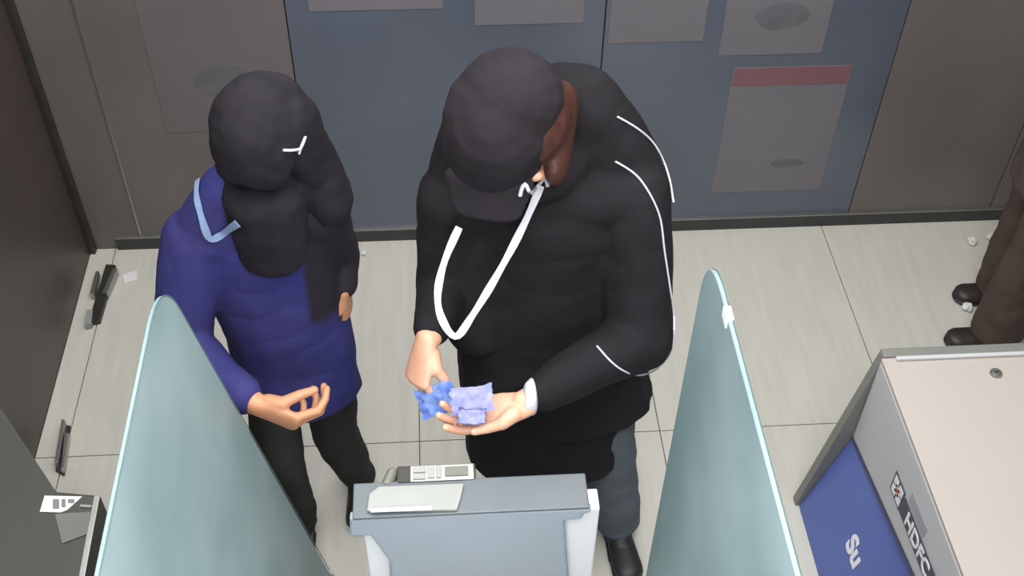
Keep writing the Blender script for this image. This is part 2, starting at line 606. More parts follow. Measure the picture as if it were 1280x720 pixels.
notice(-0.93, -0.482, 0.53, 1.36, 'large grey notice reflection, built as a sheet, above the person in blue, dark reflected picture on it', MT['sheet_warm'], blots=((-0.70, 0.74, 0.1, 0.06),))
notice(0.99, 1.40, 0.18, 0.735, 'notice reflection built as a sheet, with a dull red band along its top, on the back wall', MT['sheet'], header=0.075, blots=((1.25, 0.31, 0.06, 0.02),))
notice(0.93, 1.28, 0.785, 1.25, 'grey notice reflection built as a sheet, directly above the one with the red band', MT['sheet'], blots=((1.12, 0.93, 0.09, 0.05),))
notice(0.555, 0.87, 0.845, 1.3, 'grey notice reflection built as a sheet at the top of the wall, just right of the middle panel joint', MT['sheet'])
notice(0.12, 0.47, 0.925, 1.35, 'grey notice reflection built as a sheet, cut off by the top of the picture, above the black cap', MT['sheet'])
notice(-0.40, 0.02, 0.99, 1.4, 'sliver of a grey notice reflection built as a sheet at the top edge, between the two heads', MT['sheet'])

# ------------------------------------------------------------------ glass privacy fins
def fin(name, edge_top, edge_bottom, y_near, label, rad=0.11, thick=0.008):
    et, eb = Vector(edge_top), Vector(edge_bottom)
    up = (et - eb).normalized()
    back = Vector((0, -1, 0))
    near_t = Vector((et.x, y_near, et.z))
    near_b = Vector((eb.x, y_near, eb.z))
    # rounded far top corner
    p0, p2 = et - up * rad, et + back * rad
    arc = [p0.lerp(et, k / 10).lerp(et.lerp(p2, k / 10), k / 10) for k in range(11)]
    poly = [eb] + arc + [near_t, near_b]
    nrm = up.cross(back).normalized()
    if nrm.x < 0:
        nrm = -nrm
    t = thing(name, (eb.x, (eb.y + y_near) / 2, 0.0), label, 'privacy screen', 'frosted glass privacy screens')
    poly = [p - nrm * thick / 2 for p in poly]
    from_bm('glass_panel', prism_bm(poly, nrm * thick, 0.0015, 1), MT['glass'], t)
    pth = [p + nrm * thick / 2 for p in ([eb + Vector((0, 0.0, 0.02))] + arc + [near_t])]
    out = [p + (up * 0.6 - back * 0.6) * 0.0006 for p in pth]
    from_bm('polished_edge', tube_bm(out, 0.0011, 6), MT['glass_edge'], t)
    box('floor_shoe', (eb.x - 0.02, y_near, 0.0), (eb.x + 0.02, eb.y - 0.02, 0.035), MT['steel'], t, bev=0.003)
    return t


finL = fin('privacy_screen', (-0.474, 1.385, 1.635), (-0.372, 1.785, 0.004), -0.05, 'teal frosted glass screen on the left, overlapping the person in blue')
finR = fin('privacy_screen', (0.451, 1.405, 1.64), (0.437, 1.372, 0.004), -0.05, 'teal frosted glass screen right of the person in the black jacket')
a = at_z(916, 396, 1.632)
cl = box('clip', (0.4445, a.y - 0.016, 1.62), (0.4575, a.y + 0.016, 1.643), MT['white_metal'], finR, bev=0.003)

# ------------------------------------------------------------------ cash machine on the right
XF = 1.147
rm = thing('cash_machine', (1.6, 1.4, 0), 'low cream cabinet with blue slanted front and bank lettering, bottom right', 'cash machine')
YF, YN = 1.973, 0.75
# far end cheek: one straight slanted front edge
ck = [Vector((x, YF - 0.03, z)) for x, z in ((1.04, 0.0), (1.148, 0.690), (2.1, 0.690), (2.1, 0.0))]
from_bm('end_panel', prism_bm(ck, (0, 0.03, 0), 0.004), MT['end_grey'], rm)
box('cabinet', (1.20, YN, 0.0), (2.1, YF - 0.03, 0.66), MT['pale_grey'], rm)
box('top_panel', (XF - 0.005, YN, 0.672), (2.1, YF - 0.031, 0.685), MT['cream'], rm, bev=0.002)
box('rear_lip', (XF + 0.03, YF - 0.045, 0.6852), (2.1, YF - 0.033, 0.695), MT['pale_grey'], rm, bev=0.003)
hd = [Vector((XF - 0.006, y, z)) for y, z in ((YF - 0.032, 0.35), (YN, 0.60), (YN, 0.684), (YF - 0.032, 0.684))]
hd = [Vector((XF - 0.006, YF - 0.032, 0.345)), Vector((XF - 0.006, 1.43, 0.435)), Vector((XF - 0.006, YN, 0.47)), Vector((XF - 0.006, YN, 0.6715)), Vector((XF - 0.006, YF - 0.032, 0.6715))]
from_bm('header_panel', prism_bm(hd, (0.05, 0, 0), 0.005), MT['pale_grey'], rm)
trim = [Vector((XF - 0.008, YF - 0.036, 0.343)), Vector((XF - 0.008, 1.43, 0.433)), Vector((XF - 0.008, YN, 0.468))]
from_bm('edge_strip', tube_bm(trim, 0.0035, 6), MT['navy'], rm)
bx = lambda z: 1.06 + (z / 0.47) * 0.09
bp = [Vector((bx(0) , YF - 0.034, 0.0)), Vector((bx(0.47), YF - 0.034, 0.47)), Vector((1.2, YF - 0.034, 0.47)), Vector((1.2, YF - 0.034, 0.0))]
bp = [Vector((1.052, YF - 0.032, 0.0)), Vector((1.146, YF - 0.032, 0.36)), Vector((1.20, YF - 0.032, 0.55)), Vector((1.24, YF - 0.032, 0.0))]
from_bm('front_panel', prism_bm(bp, (0, -(YF - 0.032 - YN), 0), 0.003), MT['blue'], rm)
# round lock
lc = Vector((1.428, 1.874, 0.6852))
bm = bmesh.new()
for (ro, h) in ((0.017, 0.005), (0.011, 0.008)):
    bmesh.ops.create_cone(bm, cap_ends=True, segments=24, radius1=ro, radius2=ro * 0.9, depth=h, matrix=Matrix.Translation(lc + Vector((0, 0, h / 2))))
lk = from_bm('lock', bm, MT['steel'], rm)
box('keyhole', (lc.x - 0.006, lc.y - 0.0015, lc.z + 0.0078), (lc.x + 0.006, lc.y + 0.0015, lc.z + 0.0092), MT['dark_metal'], lk)
# lettering on the header: reads from the far end towards the near end, tops of letters up
def place_text(body, size, origin, up, along, m, parent, name='lettering', bold=0.0015):
    me = text_mesh(body, size, 0.0008, bold)
    al, u = Vector(along).normalized(), Vector(up).normalized()
    n = al.cross(u)
    mm = Matrix((al, u, n)).transposed().to_4x4()
    mm.translation = Vector(origin)
    me.transform(mm)
    return link_mesh(name, me, m, parent)


XH = XF - 0.0065
al = Vector((0, -1, 0.04)).normalized()
upv = Vector((0, 0.04, 1)).normalized()
def hp(s, h, x=XH):                    # along / up from the band start
    return Vector((x, 1.60, 0.478)) + al * s + upv * h
band = [hp(0, 0), hp(0.36, 0), hp(0.36, 0.062), hp(0, 0.062)]
from_bm('name_band', prism_bm(band, (-0.0015, 0, 0)), MT['navy'], rm)
place_text('HDFC', 0.064, hp(0.035, 0.009, XH - 0.0022), upv, al, MT['white'], rm)
# square emblem before the band: dark frame, white block, small red centre
em = from_bm('emblem', prism_bm([hp(-0.078, -0.002), hp(-0.004, -0.002), hp(-0.004, 0.07), hp(-0.078, 0.07)], (-0.0014, 0, 0)), MT['navy'], rm)
for (a0, a1, h0, h1) in ((-0.071, -0.045, 0.005, 0.03), (-0.037, -0.011, 0.005, 0.03), (-0.071, -0.045, 0.038, 0.063), (-0.037, -0.011, 0.038, 0.063), (-0.055, -0.027, 0.021, 0.047)):
    from_bm('emblem_block', prism_bm([hp(a0, h0, XH - 0.0015), hp(a1, h0, XH - 0.0015), hp(a1, h1, XH - 0.0015), hp(a0, h1, XH - 0.0015)], (-0.0008, 0, 0)), MT['white'], em)
from_bm('emblem_centre', prism_bm([hp(-0.048, 0.028, XH - 0.0024), hp(-0.034, 0.028, XH - 0.0024), hp(-0.034, 0.041, XH - 0.0024), hp(-0.048, 0.041, XH - 0.0024)], (-0.0006, 0, 0)), MT['red'], em)
from_bm('grey_label', prism_bm([hp(0.02, 0.072), hp(0.13, 0.072), hp(0.13, 0.112), hp(0.02, 0.112)], (-0.0012, 0, 0)), MT['label_grey'], rm)
# lettering on the blue front (the face leans back)
du = Vector((0.094, 0, 0.36)).normalized()
p0 = Vector((1.052 + 0.094 * (0.17 / 0.36), 1.70, 0.17)) + Vector((-0.0015, 0, 0))
place_text('Su', 0.088, p0, du, (0, -1, 0), MT['white'], rm, bold=0.003)

# ------------------------------------------------------------------ console and pedestal in front of the camera
cs = thing('service_console', (0.03, 1.37, 0), 'slate grey keypad console on a white pedestal, bottom centre in front of the black jacket', 'console')
YC = 1.318
out = [(437, 649), (437, 671), (463, 671), (487, 704), (488, 730)]
poly = [at_y(px, py, YC) for px, py in out]
zb = 0.30
poly.append(Vector((poly[-1].x - 0.01, YC, zb)))
rp_ = [at_y(712, 735, YC), at_y(706, 652, YC), at_y(728, 650, YC), at_y(731, 643, YC), at_y(739, 642, YC), at_y(739, 637, YC)]
poly.append(Vector((rp_[0].x - 0.005, YC, zb)))
poly += rp_
from_bm('fascia', prism_bm(poly, (0, 0.0215, 0), 0.008, 3), MT['console'], cs)
box('shelf', (-0.207, YC - 0.003, 0.992), (0.274, 1.40, 1.0), MT['console_top'], cs, bev=0.003)
box('tray', (-0.198, YC + 0.0265, 0.951), (0.27, 1.398, 0.9915), MT['console_top'], cs, bev=0.003)
box('pedestal', (-0.192, YC + 0.026, 0.0), (0.302, 1.395, 0.949), MT['white_metal'], cs, bev=0.004)
# hinged light grey flap with a bright front strip
fl = [at_z(px, py, 1.0) for px, py in ((459, 641), (462, 620), (474, 611), (580, 607), (576, 625), (571, 640))]
flo = from_bm('flap', prism_bm([p + Vector((0, 0, 0.001)) for p in fl], (0, 0, 0.008), 0.002), MT['flap'], cs)
st = [at_z(px, py, 1.0095) for px, py in ((463, 641), (464, 637), (539, 633), (541, 638))]
from_bm('bright_strip', prism_bm(st, (0, 0, 0.004), 0.001), MT['white_metal'], flo)
# raised keypad block
kb = box('keypad_block', (-0.118, 1.392, 0.952), (0.046, 1.438, 1.0), MT['dark_metal'], cs, bev=0.003)
box('keypad_plate', (-0.09, 1.395, 1.0), (0.042, 1.434, 1.004), MT['steel'], kb, bev=0.001)
for k, (a0, a1, b0, b1) in enumerate(((-0.084, -0.058, 1.399, 1.412), (-0.084, -0.058, 1.416, 1.429), (-0.054, -0.040, 1.401, 1.428), (-0.036, -0.026, 1.401, 1.428), (-0.018, 0.03, 1.404, 1.426))):
    box('key', (a0, b0, 1.004), (a1, b1, 1.0075), MT['flap'] if k < 4 else MT['olive_grey'], kb, bev=0.001)
kn = Blob()
kn.hull(E((-0.139, 1.398, 0.985), (0.014, 0.010, 0.02)), E((-0.128, 1.43, 0.985), (0.013, 0.010, 0.02)))
kn.build('knob', MT['olive_grey'], cs, voxel=0.003, smooth=3)

# ------------------------------------------------------------------ dark machine at the lower left
lm = thing('ticket_machine', (-1.0, 1.2, 0), 'charcoal machine with a white label, bottom left corner beside the left screen', 'machine')
top = [at_z(px, py, 0.95) for px, py in ((126, 619), (70, 614), (0, 508), (-60, 420))]
cor = top[0]
tp = [cor, top[1], top[2]]
xw = XL + 0.003
tp += [Vector((xw, 2.0, 0.95)), Vector((xw, 0.2, 0.95)), Vector((cor.x + 0.03, 0.2, 0.95))]
tp = [Vector((p.x, p.y, 0.0)) for p in tp]
from_bm('body', prism_bm(tp, (0, 0, 0.95), 0.006), MT['machine_dark'], lm)
e0, e1 = cor.copy(), Vector((cor.x + 0.03, 0.2, 0.95))
ed = [e0 + Vector((-0.012, -0.004, 0)), e0 + Vector((0.0, -0.004, 0)), e1 + Vector((0.0, 0, 0)), e1 + Vector((-0.012, 0, 0))]
from_bm('edge_trim', prism_bm(ed, (0, 0, 0.006), 0.001), MT['steel'], lm)
lb = [at_z(px, py, 0.951) for px, py in ((50, 640), (56, 620), (103, 621), (84, 638), (76, 641))]
lbo = from_bm('label', prism_bm(lb, (0, 0, 0.0015)), MT['paper'], lm)
for (x0, x1, y0, y1) in ((66, 74, 624, 636), (77, 82, 624, 634), (85, 93, 624, 629)):
    q = [at_z(px, py, 0.9527) for px, py in ((x0, y1), (x0, y0), (x1, y0), (x1, y1))]
    from_bm('print', prism_bm(q, (0, 0, 0.0006)), MT['mid_grey'], lbo)
q = [at_z(px, py, 0.951) for px, py in ((78, 680), (69, 643), (119, 640), (117, 665))]
from_bm('smoked_window', prism_bm(q, (0, 0, 0.002)), MT['machine_mid'], lm)
q = [at_z(px, py, 0.951) for px, py in ((100, 634), (101, 631), (115, 632), (114, 635))]
from_bm('slot', prism_bm(q, (0, 0, 0.002)), MT['flap'], lm)
# thin pale board leaning over the far edge of it
q = [at_z(px, py, 0.90) for px, py in ((37, 572), (70, 612), (66, 612), (55, 612))]

# ------------------------------------------------------------------ door hardware on the floor by the left wall
dv = thing('floor_door_pivot', (-1.2, 2.95, 0), 'long dark metal door pivot with two steel bars on the floor, back left corner', 'door fitting')
def floor_quad(pxs, h, name, m, parent, z=0.0005, bev=0.001):
    return from_bm(name, prism_bm([at_z(px, py, z) for px, py in pxs], (0, 0, h), bev), m, parent)
floor_quad(((134, 335), (146, 336), (126, 405), (112, 408)), 0.02, 'arm', MT['dark_metal'], dv)
floor_quad(((122, 346), (126, 346), (120, 375), (115, 374)), 0.03, 'bar', MT['steel'], dv, z=0.003)
floor_quad(((144, 342), (149, 343), (136, 374), (130, 373)), 0.03, 'bar', MT['steel'], dv, z=0.003)
floor_quad(((110, 393), (118, 393), (116, 410), (108, 412)), 0.025, 'end_block', MT['flap'], dv, z=0.003)
db = thing('floor_door_bolt', (-1.21, 2.25, 0), 'slim steel door bolt on the floor, above the dark machine at left', 'door fitting')
floor_quad(((80, 532), (89, 534), (81, 596), (70, 590)), 0.008, 'plate', MT['dark_metal'], db)
floor_quad(((80, 531), (84, 532), (76, 584), (71, 586)), 0.03, 'bar', MT['steel'], db, z=0.009)
floor_quad(((83, 545), (88, 546), (82, 590), (78, 592)), 0.02, 'bolt', MT['steel'], db, z=0.009)
q = [at_z(px, py, 0.0005) for px, py in ((153, 345), (171, 338), (172, 350), (156, 355))]
tag(from_bm('paper_card', prism_bm(q, (0, 0, 0.004), 0.001), MT['paper'], origin=q[0]), 'small white card on the floor in the back left corner', 'card')


def crumple(name, px, py, r, label, seed):
    c = at_z(px, py, r * 0.72)
    bm = bmesh.new()
    bmesh.ops.create_icosphere(bm, subdivisions=3, radius=r)
    for v in bm.verts:
        k = noise.noise(v.co / r * 1.6 + Vector((seed, 0, 0))) + 0.5 * noise.noise(v.co / r * 4 + Vector((0, seed, 0)))
        v.co *= 1 + 0.42 * k
        v.co.z *= 0.75
    zmin = min(v.co.z for v in bm.verts)
    for v in bm.verts:
        v.co += Vector((c.x, c.y, 0.001 - zmin))
    return tag(from_bm(name, bm, MT['paper'], origin=(c.x, c.y, 0)), label, 'paper', 'crumpled paper on the floor')


crumple('paper_scrap', 1215, 302, 0.017, 'crumpled white paper scrap near the skirting, on open floor left of the brown trousers', 3)
crumple('paper_scrap', 1238, 297, 0.014, 'crumpled white paper scrap near the skirting, touching the dark brown trouser leg', 8)
crumple('paper_scrap', 1209, 384, 0.017, 'crumpled white paper scrap between the two dark brown shoes', 5)
crumple('paper_scrap', 455, 316, 0.011, 'tiny white paper scrap below the skirting between the two people', 11)

# ------------------------------------------------------------------ people
def side_shade_cloth(x_split, z_split):
    # navy cloth; shade on one side and sleeve mixed in as near-black
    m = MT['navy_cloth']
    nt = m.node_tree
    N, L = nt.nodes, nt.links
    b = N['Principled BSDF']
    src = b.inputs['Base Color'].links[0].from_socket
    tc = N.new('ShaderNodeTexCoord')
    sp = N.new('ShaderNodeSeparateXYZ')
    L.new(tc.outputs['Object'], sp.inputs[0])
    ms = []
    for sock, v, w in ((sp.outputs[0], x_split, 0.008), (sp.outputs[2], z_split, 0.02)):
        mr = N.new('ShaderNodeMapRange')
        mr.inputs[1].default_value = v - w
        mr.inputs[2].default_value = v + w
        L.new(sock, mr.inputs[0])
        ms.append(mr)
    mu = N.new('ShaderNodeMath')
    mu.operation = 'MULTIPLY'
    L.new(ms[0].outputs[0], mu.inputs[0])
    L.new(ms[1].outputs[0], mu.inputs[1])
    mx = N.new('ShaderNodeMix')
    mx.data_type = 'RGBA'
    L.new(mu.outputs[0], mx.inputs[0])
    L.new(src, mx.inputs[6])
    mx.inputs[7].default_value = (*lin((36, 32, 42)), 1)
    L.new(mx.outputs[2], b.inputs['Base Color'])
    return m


def rot(pitch, yaw, roll=0.0):
    return (Matrix.Rotation(yaw, 3, 'Z') @ Matrix.Rotation(pitch, 3, 'X') @ Matrix.Rotation(roll, 3, 'Y'))


def eyes(L, R, s, parent):
    for sx in (-1, 1):
        bm = bmesh.new()
        bmesh.ops.create_uvsphere(bm, u_segments=12, v_segments=8, radius=0.0115 * s, matrix=Matrix.Translation(L(sx * 0.031, -0.0755, 0.009)))
        e = from_bm('eye', bm, MT['eye'], parent, smooth=True)
        bm = bmesh.new()
        bmesh.ops.create_uvsphere(bm, u_segments=10, v_segments=6, radius=0.0055 * s, matrix=Matrix.Translation(L(sx * 0.031, -0.0835, 0.007)))
        from_bm('iris', bm, MT['hair'], e, smooth=True)


def core(bl, pelvis, chest, neck, hc, legs, arms):
    """Thin continuous body under the clothes: legs, trunk, neck, arms."""
    bl.hull(E(pelvis, (0.11, 0.075, 0.08)), E(chest, (0.12, 0.075, 0.10)))
    bl.hull(E(chest, (0.11, 0.07, 0.09)), E(neck, 0.05))
    bl.hull(E(neck, 0.054), E(hc, 0.05))
    for h, k, a, t in legs:
        bl.chain(E(h, 0.062), E(k, 0.042), E(a, 0.03), E(t, 0.014))
    for s, e, w in arms:
        bl.hull(E(chest, 0.06), E(s, 0.045))
        bl.chain(E(s, 0.045), E(e, 0.036), E(w, 0.025))


# --- the person in the black jacket ---------------------------------------------------------
p1 = thing('person', (0.28, 1.86, 0), 'person in a black jacket and cap, white lanyard hanging, counting blue notes at the console', 'person', 'people in the lobby')
pel, che, nek = (0.27, 1.94, 0.88), (0.23, 1.94, 1.22), (0.20, 1.92, 1.38)
hc = Vector((0.16, 1.89, 1.525))
HR = rot(math.radians(52), math.radians(-14))
sR, eR, wR = (0.02, 1.93, 1.31), (-0.005, 1.89, 1.06), Vector((-0.038, 1.70, 1.108))
sL, eL, wL = (0.42, 1.94, 1.31), (0.445, 1.78, 0.99), Vector((0.155, 1.585, 1.012))
legs = [((0.19, 1.93, 0.80), (0.17, 1.86, 0.46), (0.155, 1.90, 0.09), (0.15, 1.80, 0.035)), ((0.36, 1.94, 0.80), (0.42, 1.87, 0.46), (0.475, 1.90, 0.09), (0.49, 1.80, 0.035))]
bl = Blob()
core(bl, pel, che, nek, hc, legs, [(sR, eR, wR), (sL, eL, wL)])
L1 = head(bl, hc, HR, 1.18)
wRh = wR + Vector((-0.012, -0.008, -0.006))
fR = (-0.24, -0.45, -0.86)
hand(bl, wRh, fR, (-0.80, -0.42, 0.36), True, [(0.75, 0.65, 0.3), (0.8, 0.7, 0.3), (0.9, 0.75, 0.35), (0.95, 0.8, 0.4)], thumb=(0.75, 0.5), scale=1.12, lat=0.25)
fL = (-0.95, -0.10, -0.16)
hand(bl, wL + Vector((0.0, -0.004, -0.006)), fL, (0.0, 0.18, -0.98), False, [(0.35, 0.4, 0.25), (0.4, 0.45, 0.3), (0.45, 0.5, 0.3), (0.5, 0.5, 0.3)], thumb=(0.45, 0.1), scale=1.14, lat=0.3)
bl.build('body', MT['skin'], p1, voxel=0.0036, smooth=3)
eyes(L1, HR, 1.18, p1)

jk = Blob()
jk.hull(E((0.23, 1.94, 1.24), (0.19, 0.125, 0.12)), E((0.26, 1.93, 0.88), (0.215, 0.14, 0.12)))
jk.hull(E((0.26, 1.93, 0.88), (0.215, 0.14, 0.12)), E((0.298, 1.91, 0.63), (0.235, 0.16, 0.03)))
jk.hull(E((0.07, 1.93, 1.13), (0.09, 0.10, 0.08)), E((0.075, 1.89, 0.95), (0.085, 0.11, 0.05)))
jk.hull(E((0.085, 1.94, 1.18), (0.085, 0.10, 0.10)), E((0.12, 1.90, 0.80), (0.10, 0.12, 0.08)))
jk.hull(E((0.12, 1.90, 0.80), (0.10, 0.12, 0.08)), E((0.15, 1.87, 0.46), (0.115, 0.12, 0.03)))
jk.hull(E((0.27, 1.91, 0.66), (0.20, 0.14, 0.05)), E((0.262, 1.87, 0.44), (0.215, 0.13, 0.025)))
jk.hull(E(sR, (0.075, 0.09, 0.08)), E(sL, (0.085, 0.10, 0.085)), E((0.24, 1.97, 1.34), (0.10, 0.08, 0.08)))
jk.chain(E(sR, 0.085), E((-0.003, 1.90, 1.07), 0.07), E(wR + Vector((0.004, 0.03, 0.002)), 0.043))
jk.chain(E(sL, 0.095), E(eL, 0.082), E(wL + Vector((0.052, 0.03, 0.0)), 0.047))
jk.hull(E((0.20, 1.92, 1.38), (0.10, 0.09, 0.05)), E((0.26, 1.99, 1.42), (0.13, 0.085, 0.07)))     # collar and hood bunched at the back
jk.hull(E((0.27, 2.0, 1.52), (0.11, 0.07, 0.08)), E((0.40, 1.97, 1.37), (0.09, 0.08, 0.07)))
jk.hull(E((0.045, 1.96, 1.38), (0.07, 0.07, 0.06)), E((0.13, 1.97, 1.53), (0.12, 0.07, 0.10)), E((0.02, 1.94, 1.31), 0.07))
jacket1 = jk.build('jacket', MT['black_cloth'], p1, voxel=0.0075, smooth=7, fold=0.007, fscale=7)
tr = Blob()
for h, k, a, t in legs:
    tr.chain(E(h, (0.105, 0.105, 0.1)), E(k, (0.078, 0.08, 0.08)), E(Vector(a) + Vector((0, -0.01, -0.01)), (0.076, 0.085, 0.05)))
tr.hull(E((0.19, 1.94, 0.82), 0.1), E((0.36, 1.94, 0.82), 0.1))
tr.build('trousers', MT['trouser_grey'], p1, voxel=0.008, smooth=6, fold=0.006)
shoe('shoe', (0.16, 1.95, 0), (0.145, 1.69, 0), MT['shoe_black'], p1)
shoe('shoe', (0.47, 1.95, 0), (0.50, 1.69, 0), MT['shoe_black'], p1)
# cheek shade put into reddish-brown colour on a hair shape, cap over it
hb = Blob()
hb.hull(E(L1(0.012, 0.022, 0.035), (0.096, 0.108, 0.09), HR))
hb.hull(E(L1(0.072, -0.055, -0.012), (0.028, 0.045, 0.055), HR), E(L1(0.065, 0.05, 0.0), (0.04, 0.05, 0.065), HR))
cheek_shade1 = hb.build('hair', MT['cheek_shade_red'], p1, voxel=0.005, smooth=6)  # hair shape stands in for the cheek shade
cp = Blob()
cp.hull(E(L1(-0.030, 0.012, 0.062), (0.114, 0.126, 0.088), HR), E(L1(-0.036, -0.024, 0.03), (0.112, 0.118, 0.05), HR))
cp.hull(E(L1(-0.012, 0.05, 0.07), (0.110, 0.10, 0.082), HR), E(L1(-0.03, 0.0, 0.06), (0.11, 0.1, 0.08), HR))
cap1 = cp.build('cap', MT['cap_cloth'], p1, voxel=0.005, smooth=8, fold=0.0015, fscale=18)
vz = Blob()
vz.hull(E(L1(-0.036, -0.09, 0.04), (0.096, 0.03, 0.014), HR), E(L1(-0.036, -0.15, 0.02), (0.075, 0.02, 0.008), HR))
visor1 = vz.build('visor', MT['cap_cloth'], cap1, voxel=0.004, smooth=4)
mk = Blob()
mk.hull(E(L1(0, -0.10, -0.02), (0.03, 0.014, 0.015), HR), E(L1(0, -0.075, -0.085), (0.045, 0.03, 0.02), HR), E(L1(-0.05, -0.05, -0.045), (0.012, 0.02, 0.03), HR), E(L1(0.05, -0.05, -0.045), (0.012, 0.02, 0.03), HR))
mk.build('face_mask', MT['cap_cloth'], p1, voxel=0.005, smooth=3)
# details that lie on the jacket
tree1 = bvh_of(jacket1, cap1, cheek_shade1, visor1)
def path_on(tree, pxs, off, n=6, fb=1.75, sm=3):
    P = [Vector((a, c, 0)) for a, c in pxs]
    P = spline(P, n)
    pts, nr = [], []
    for q in P:
        h, nn = on_cloth(tree, q.x, q.y, off, fb)
        pts.append(h)
        nr.append(nn)
    return smooth_list(pts, sm), smooth_list(nr, 4)


lp = spline([Vector((a, c, 0)) for a, c in ((574, 284), (556, 325), (547, 365), (551, 396), (569, 422), (588, 398), (612, 360), (638, 314), (660, 270), (676, 232))], 5)
yy = [on_cloth(tree1, q.x, q.y, 0.012, 1.80)[0].y for q in lp]
nl = len(lp)
ylin = [min(yy[0], 1.80) + (1.64 - min(yy[0], 1.80)) * min(1, k / 20) if k <= 20 else 1.64 + (yy[-1] - 1.64) * (k - 20) / (nl - 21) for k in range(nl)]
pts = smooth_list([at_y(q.x, q.y, min(a_, b_)) for q, a_, b_ in zip(lp, yy, ylin)], 2)
nr = [Vector((0.1, -0.75, 0.65)).normalized()] * nl
ribbon('lanyard', pts, nr, 0.0155, MT['ribbon'], p1)
pts, nr = path_on(tree1, ((650, 243), (655, 226), (662, 241), (674, 231), (681, 223), (684, 234)), 0.007, n=3, sm=1)
from_bm('ear_loop', tube_bm(pts, 0.0042, 6), MT['ribbon'], p1)
for pp in (((771, 146), (796, 161), (818, 182), (833, 215), (842, 252)), ((769, 201), (790, 214), (808, 236), (824, 270), (829, 310), (835, 350), (841, 395), (842, 428), (828, 456), (800, 469), (770, 458), (746, 433))):
    pts, nr = path_on(tree1, pp, 0.003)
    from_bm('piping', tube_bm(pts, 0.0022, 6), MT['ribbon'], jacket1)
# white cuff at the left wrist
d = (Vector(eL) - wL).normalized()
cf = Blob()
cf.hull(E(wL + d * 0.012, (0.008, 0.036, 0.040)), E(wL + d * 0.03, (0.012, 0.042, 0.044)))
cf.build('cuff', MT['ribbon'], p1, voxel=0.004, smooth=2)

# --- the person in blue at the left -----------------------------------------------------------
p2 = thing('person', (-0.38, 1.93, 0), 'person in a navy blue jacket and black hood standing behind the left glass screen', 'person', 'people in the lobby')
pel, che, nek = (-0.39, 1.99, 0.82), (-0.43, 1.97, 1.12), (-0.41, 1.97, 1.30)
hc2 = Vector((-0.372, 1.945, 1.485))
HR2 = rot(math.radians(58), math.radians(-16))
sR2, eR2, wR2 = (-0.565, 1.96, 1.185), (-0.628, 1.85, 0.95), Vector((-0.440, 1.665, 0.955))
sL2, eL2, wL2 = (-0.29, 2.0, 1.22), (-0.265, 2.06, 1.02), Vector((-0.255, 1.985, 0.965))
legs2 = [((-0.46, 1.98, 0.74), (-0.465, 1.88, 0.42), (-0.455, 1.92, 0.08), (-0.455, 1.85, 0.035)), ((-0.32, 2.0, 0.74), (-0.325, 1.99, 0.40), (-0.29, 2.08, 0.08), (-0.29, 1.99, 0.035))]
bl = Blob()
core(bl, pel, che, nek, hc2, legs2, [(sR2, eR2, wR2), (sL2, eL2, wL2)])
L2 = head(bl, hc2, HR2, 1.0)
hand(bl, wR2 + Vector((0, 0, -0.012)), (0.88, -0.2, -0.42), (-0.1, -0.85, -0.35), True, [(0.7, 0.7, 0.4), (0.8, 0.8, 0.45), (0.9, 0.9, 0.5), (0.95, 0.95, 0.55)], thumb=(0.75, 0.5), scale=1.2, lat=0.45)
hand(bl, wL2 + Vector((0.006, -0.01, 0.012)), (0.0, 0.15, -0.98), (1, -0.2, 0), False, [(0.9, 1.1, 0.6)] * 4, thumb=(0.6, 0.6), scale=0.9)
bl.build('body', MT['skin_dark'], p2, voxel=0.0038, smooth=3)
eyes(L2, HR2, 1.0, p2)
jk = Blob()
jk.hull(E((-0.43, 1.98, 1.14), (0.165, 0.11, 0.11)), E((-0.40, 1.99, 0.84), (0.16, 0.115, 0.10)))
jk.hull(E((-0.40, 1.99, 0.84), (0.16, 0.115, 0.10)), E((-0.395, 1.985, 0.61), (0.165, 0.12, 0.03)))
jk.hull(E(sR2, (0.07, 0.08, 0.07)), E(sL2, (0.065, 0.08, 0.07)), E((-0.40, 1.98, 1.29), (0.085, 0.075, 0.06)))
jk.hull(E((-0.40, 1.95, 1.27), (0.09, 0.09, 0.05)), E((-0.395, 1.94, 1.34), (0.075, 0.075, 0.03)))
jk.hull(E((-0.475, 1.965, 1.335), (0.05, 0.06, 0.045)), E(sR2, (0.07, 0.075, 0.07)), E((-0.40, 1.975, 1.28), (0.06, 0.07, 0.06)))
jk.chain(E(sR2, 0.08), E(eR2, 0.068), E(wR2 + Vector((-0.03, 0.02, 0)), 0.046))
jk.chain(E(sL2, 0.075), E(eL2, 0.058), E(wL2 + Vector((0, 0.01, 0.02)), 0.042))
jacket2 = jk.build('jacket', side_shade_cloth(-0.325 - p2.location.x, 0.95), p2, voxel=0.0075, smooth=7, fold=0.006, fscale=7)
tr = Blob()
for h, k, a, t in legs2:
    tr.chain(E(h, (0.074, 0.08, 0.08)), E(k, (0.066, 0.068, 0.07)), E(Vector(a) + Vector((0, 0, -0.005)), (0.056, 0.06, 0.05)))
tr.hull(E((-0.46, 1.99, 0.76), 0.075), E((-0.335, 2.0, 0.76), 0.075))
tr.build('trousers', MT['trouser_black'], p2, voxel=0.008, smooth=6, fold=0.006)
shoe('shoe', (-0.45, 1.97, 0), (-0.46, 1.74, 0), MT['shoe_black'], p2, 0.042)
shoe('shoe', (-0.29, 2.13, 0), (-0.285, 1.90, 0), MT['shoe_black'], p2, 0.042, MT['sole'])
hb = Blob()
hb.hull(E(L2(0, 0.02, 0.04), (0.084, 0.098, 0.083), HR2), E(L2(0, 0.05, -0.01), (0.08, 0.07, 0.07), HR2))
hair2 = hb.build('hair', MT['hair'], p2, voxel=0.005, smooth=3)
hd = Blob()
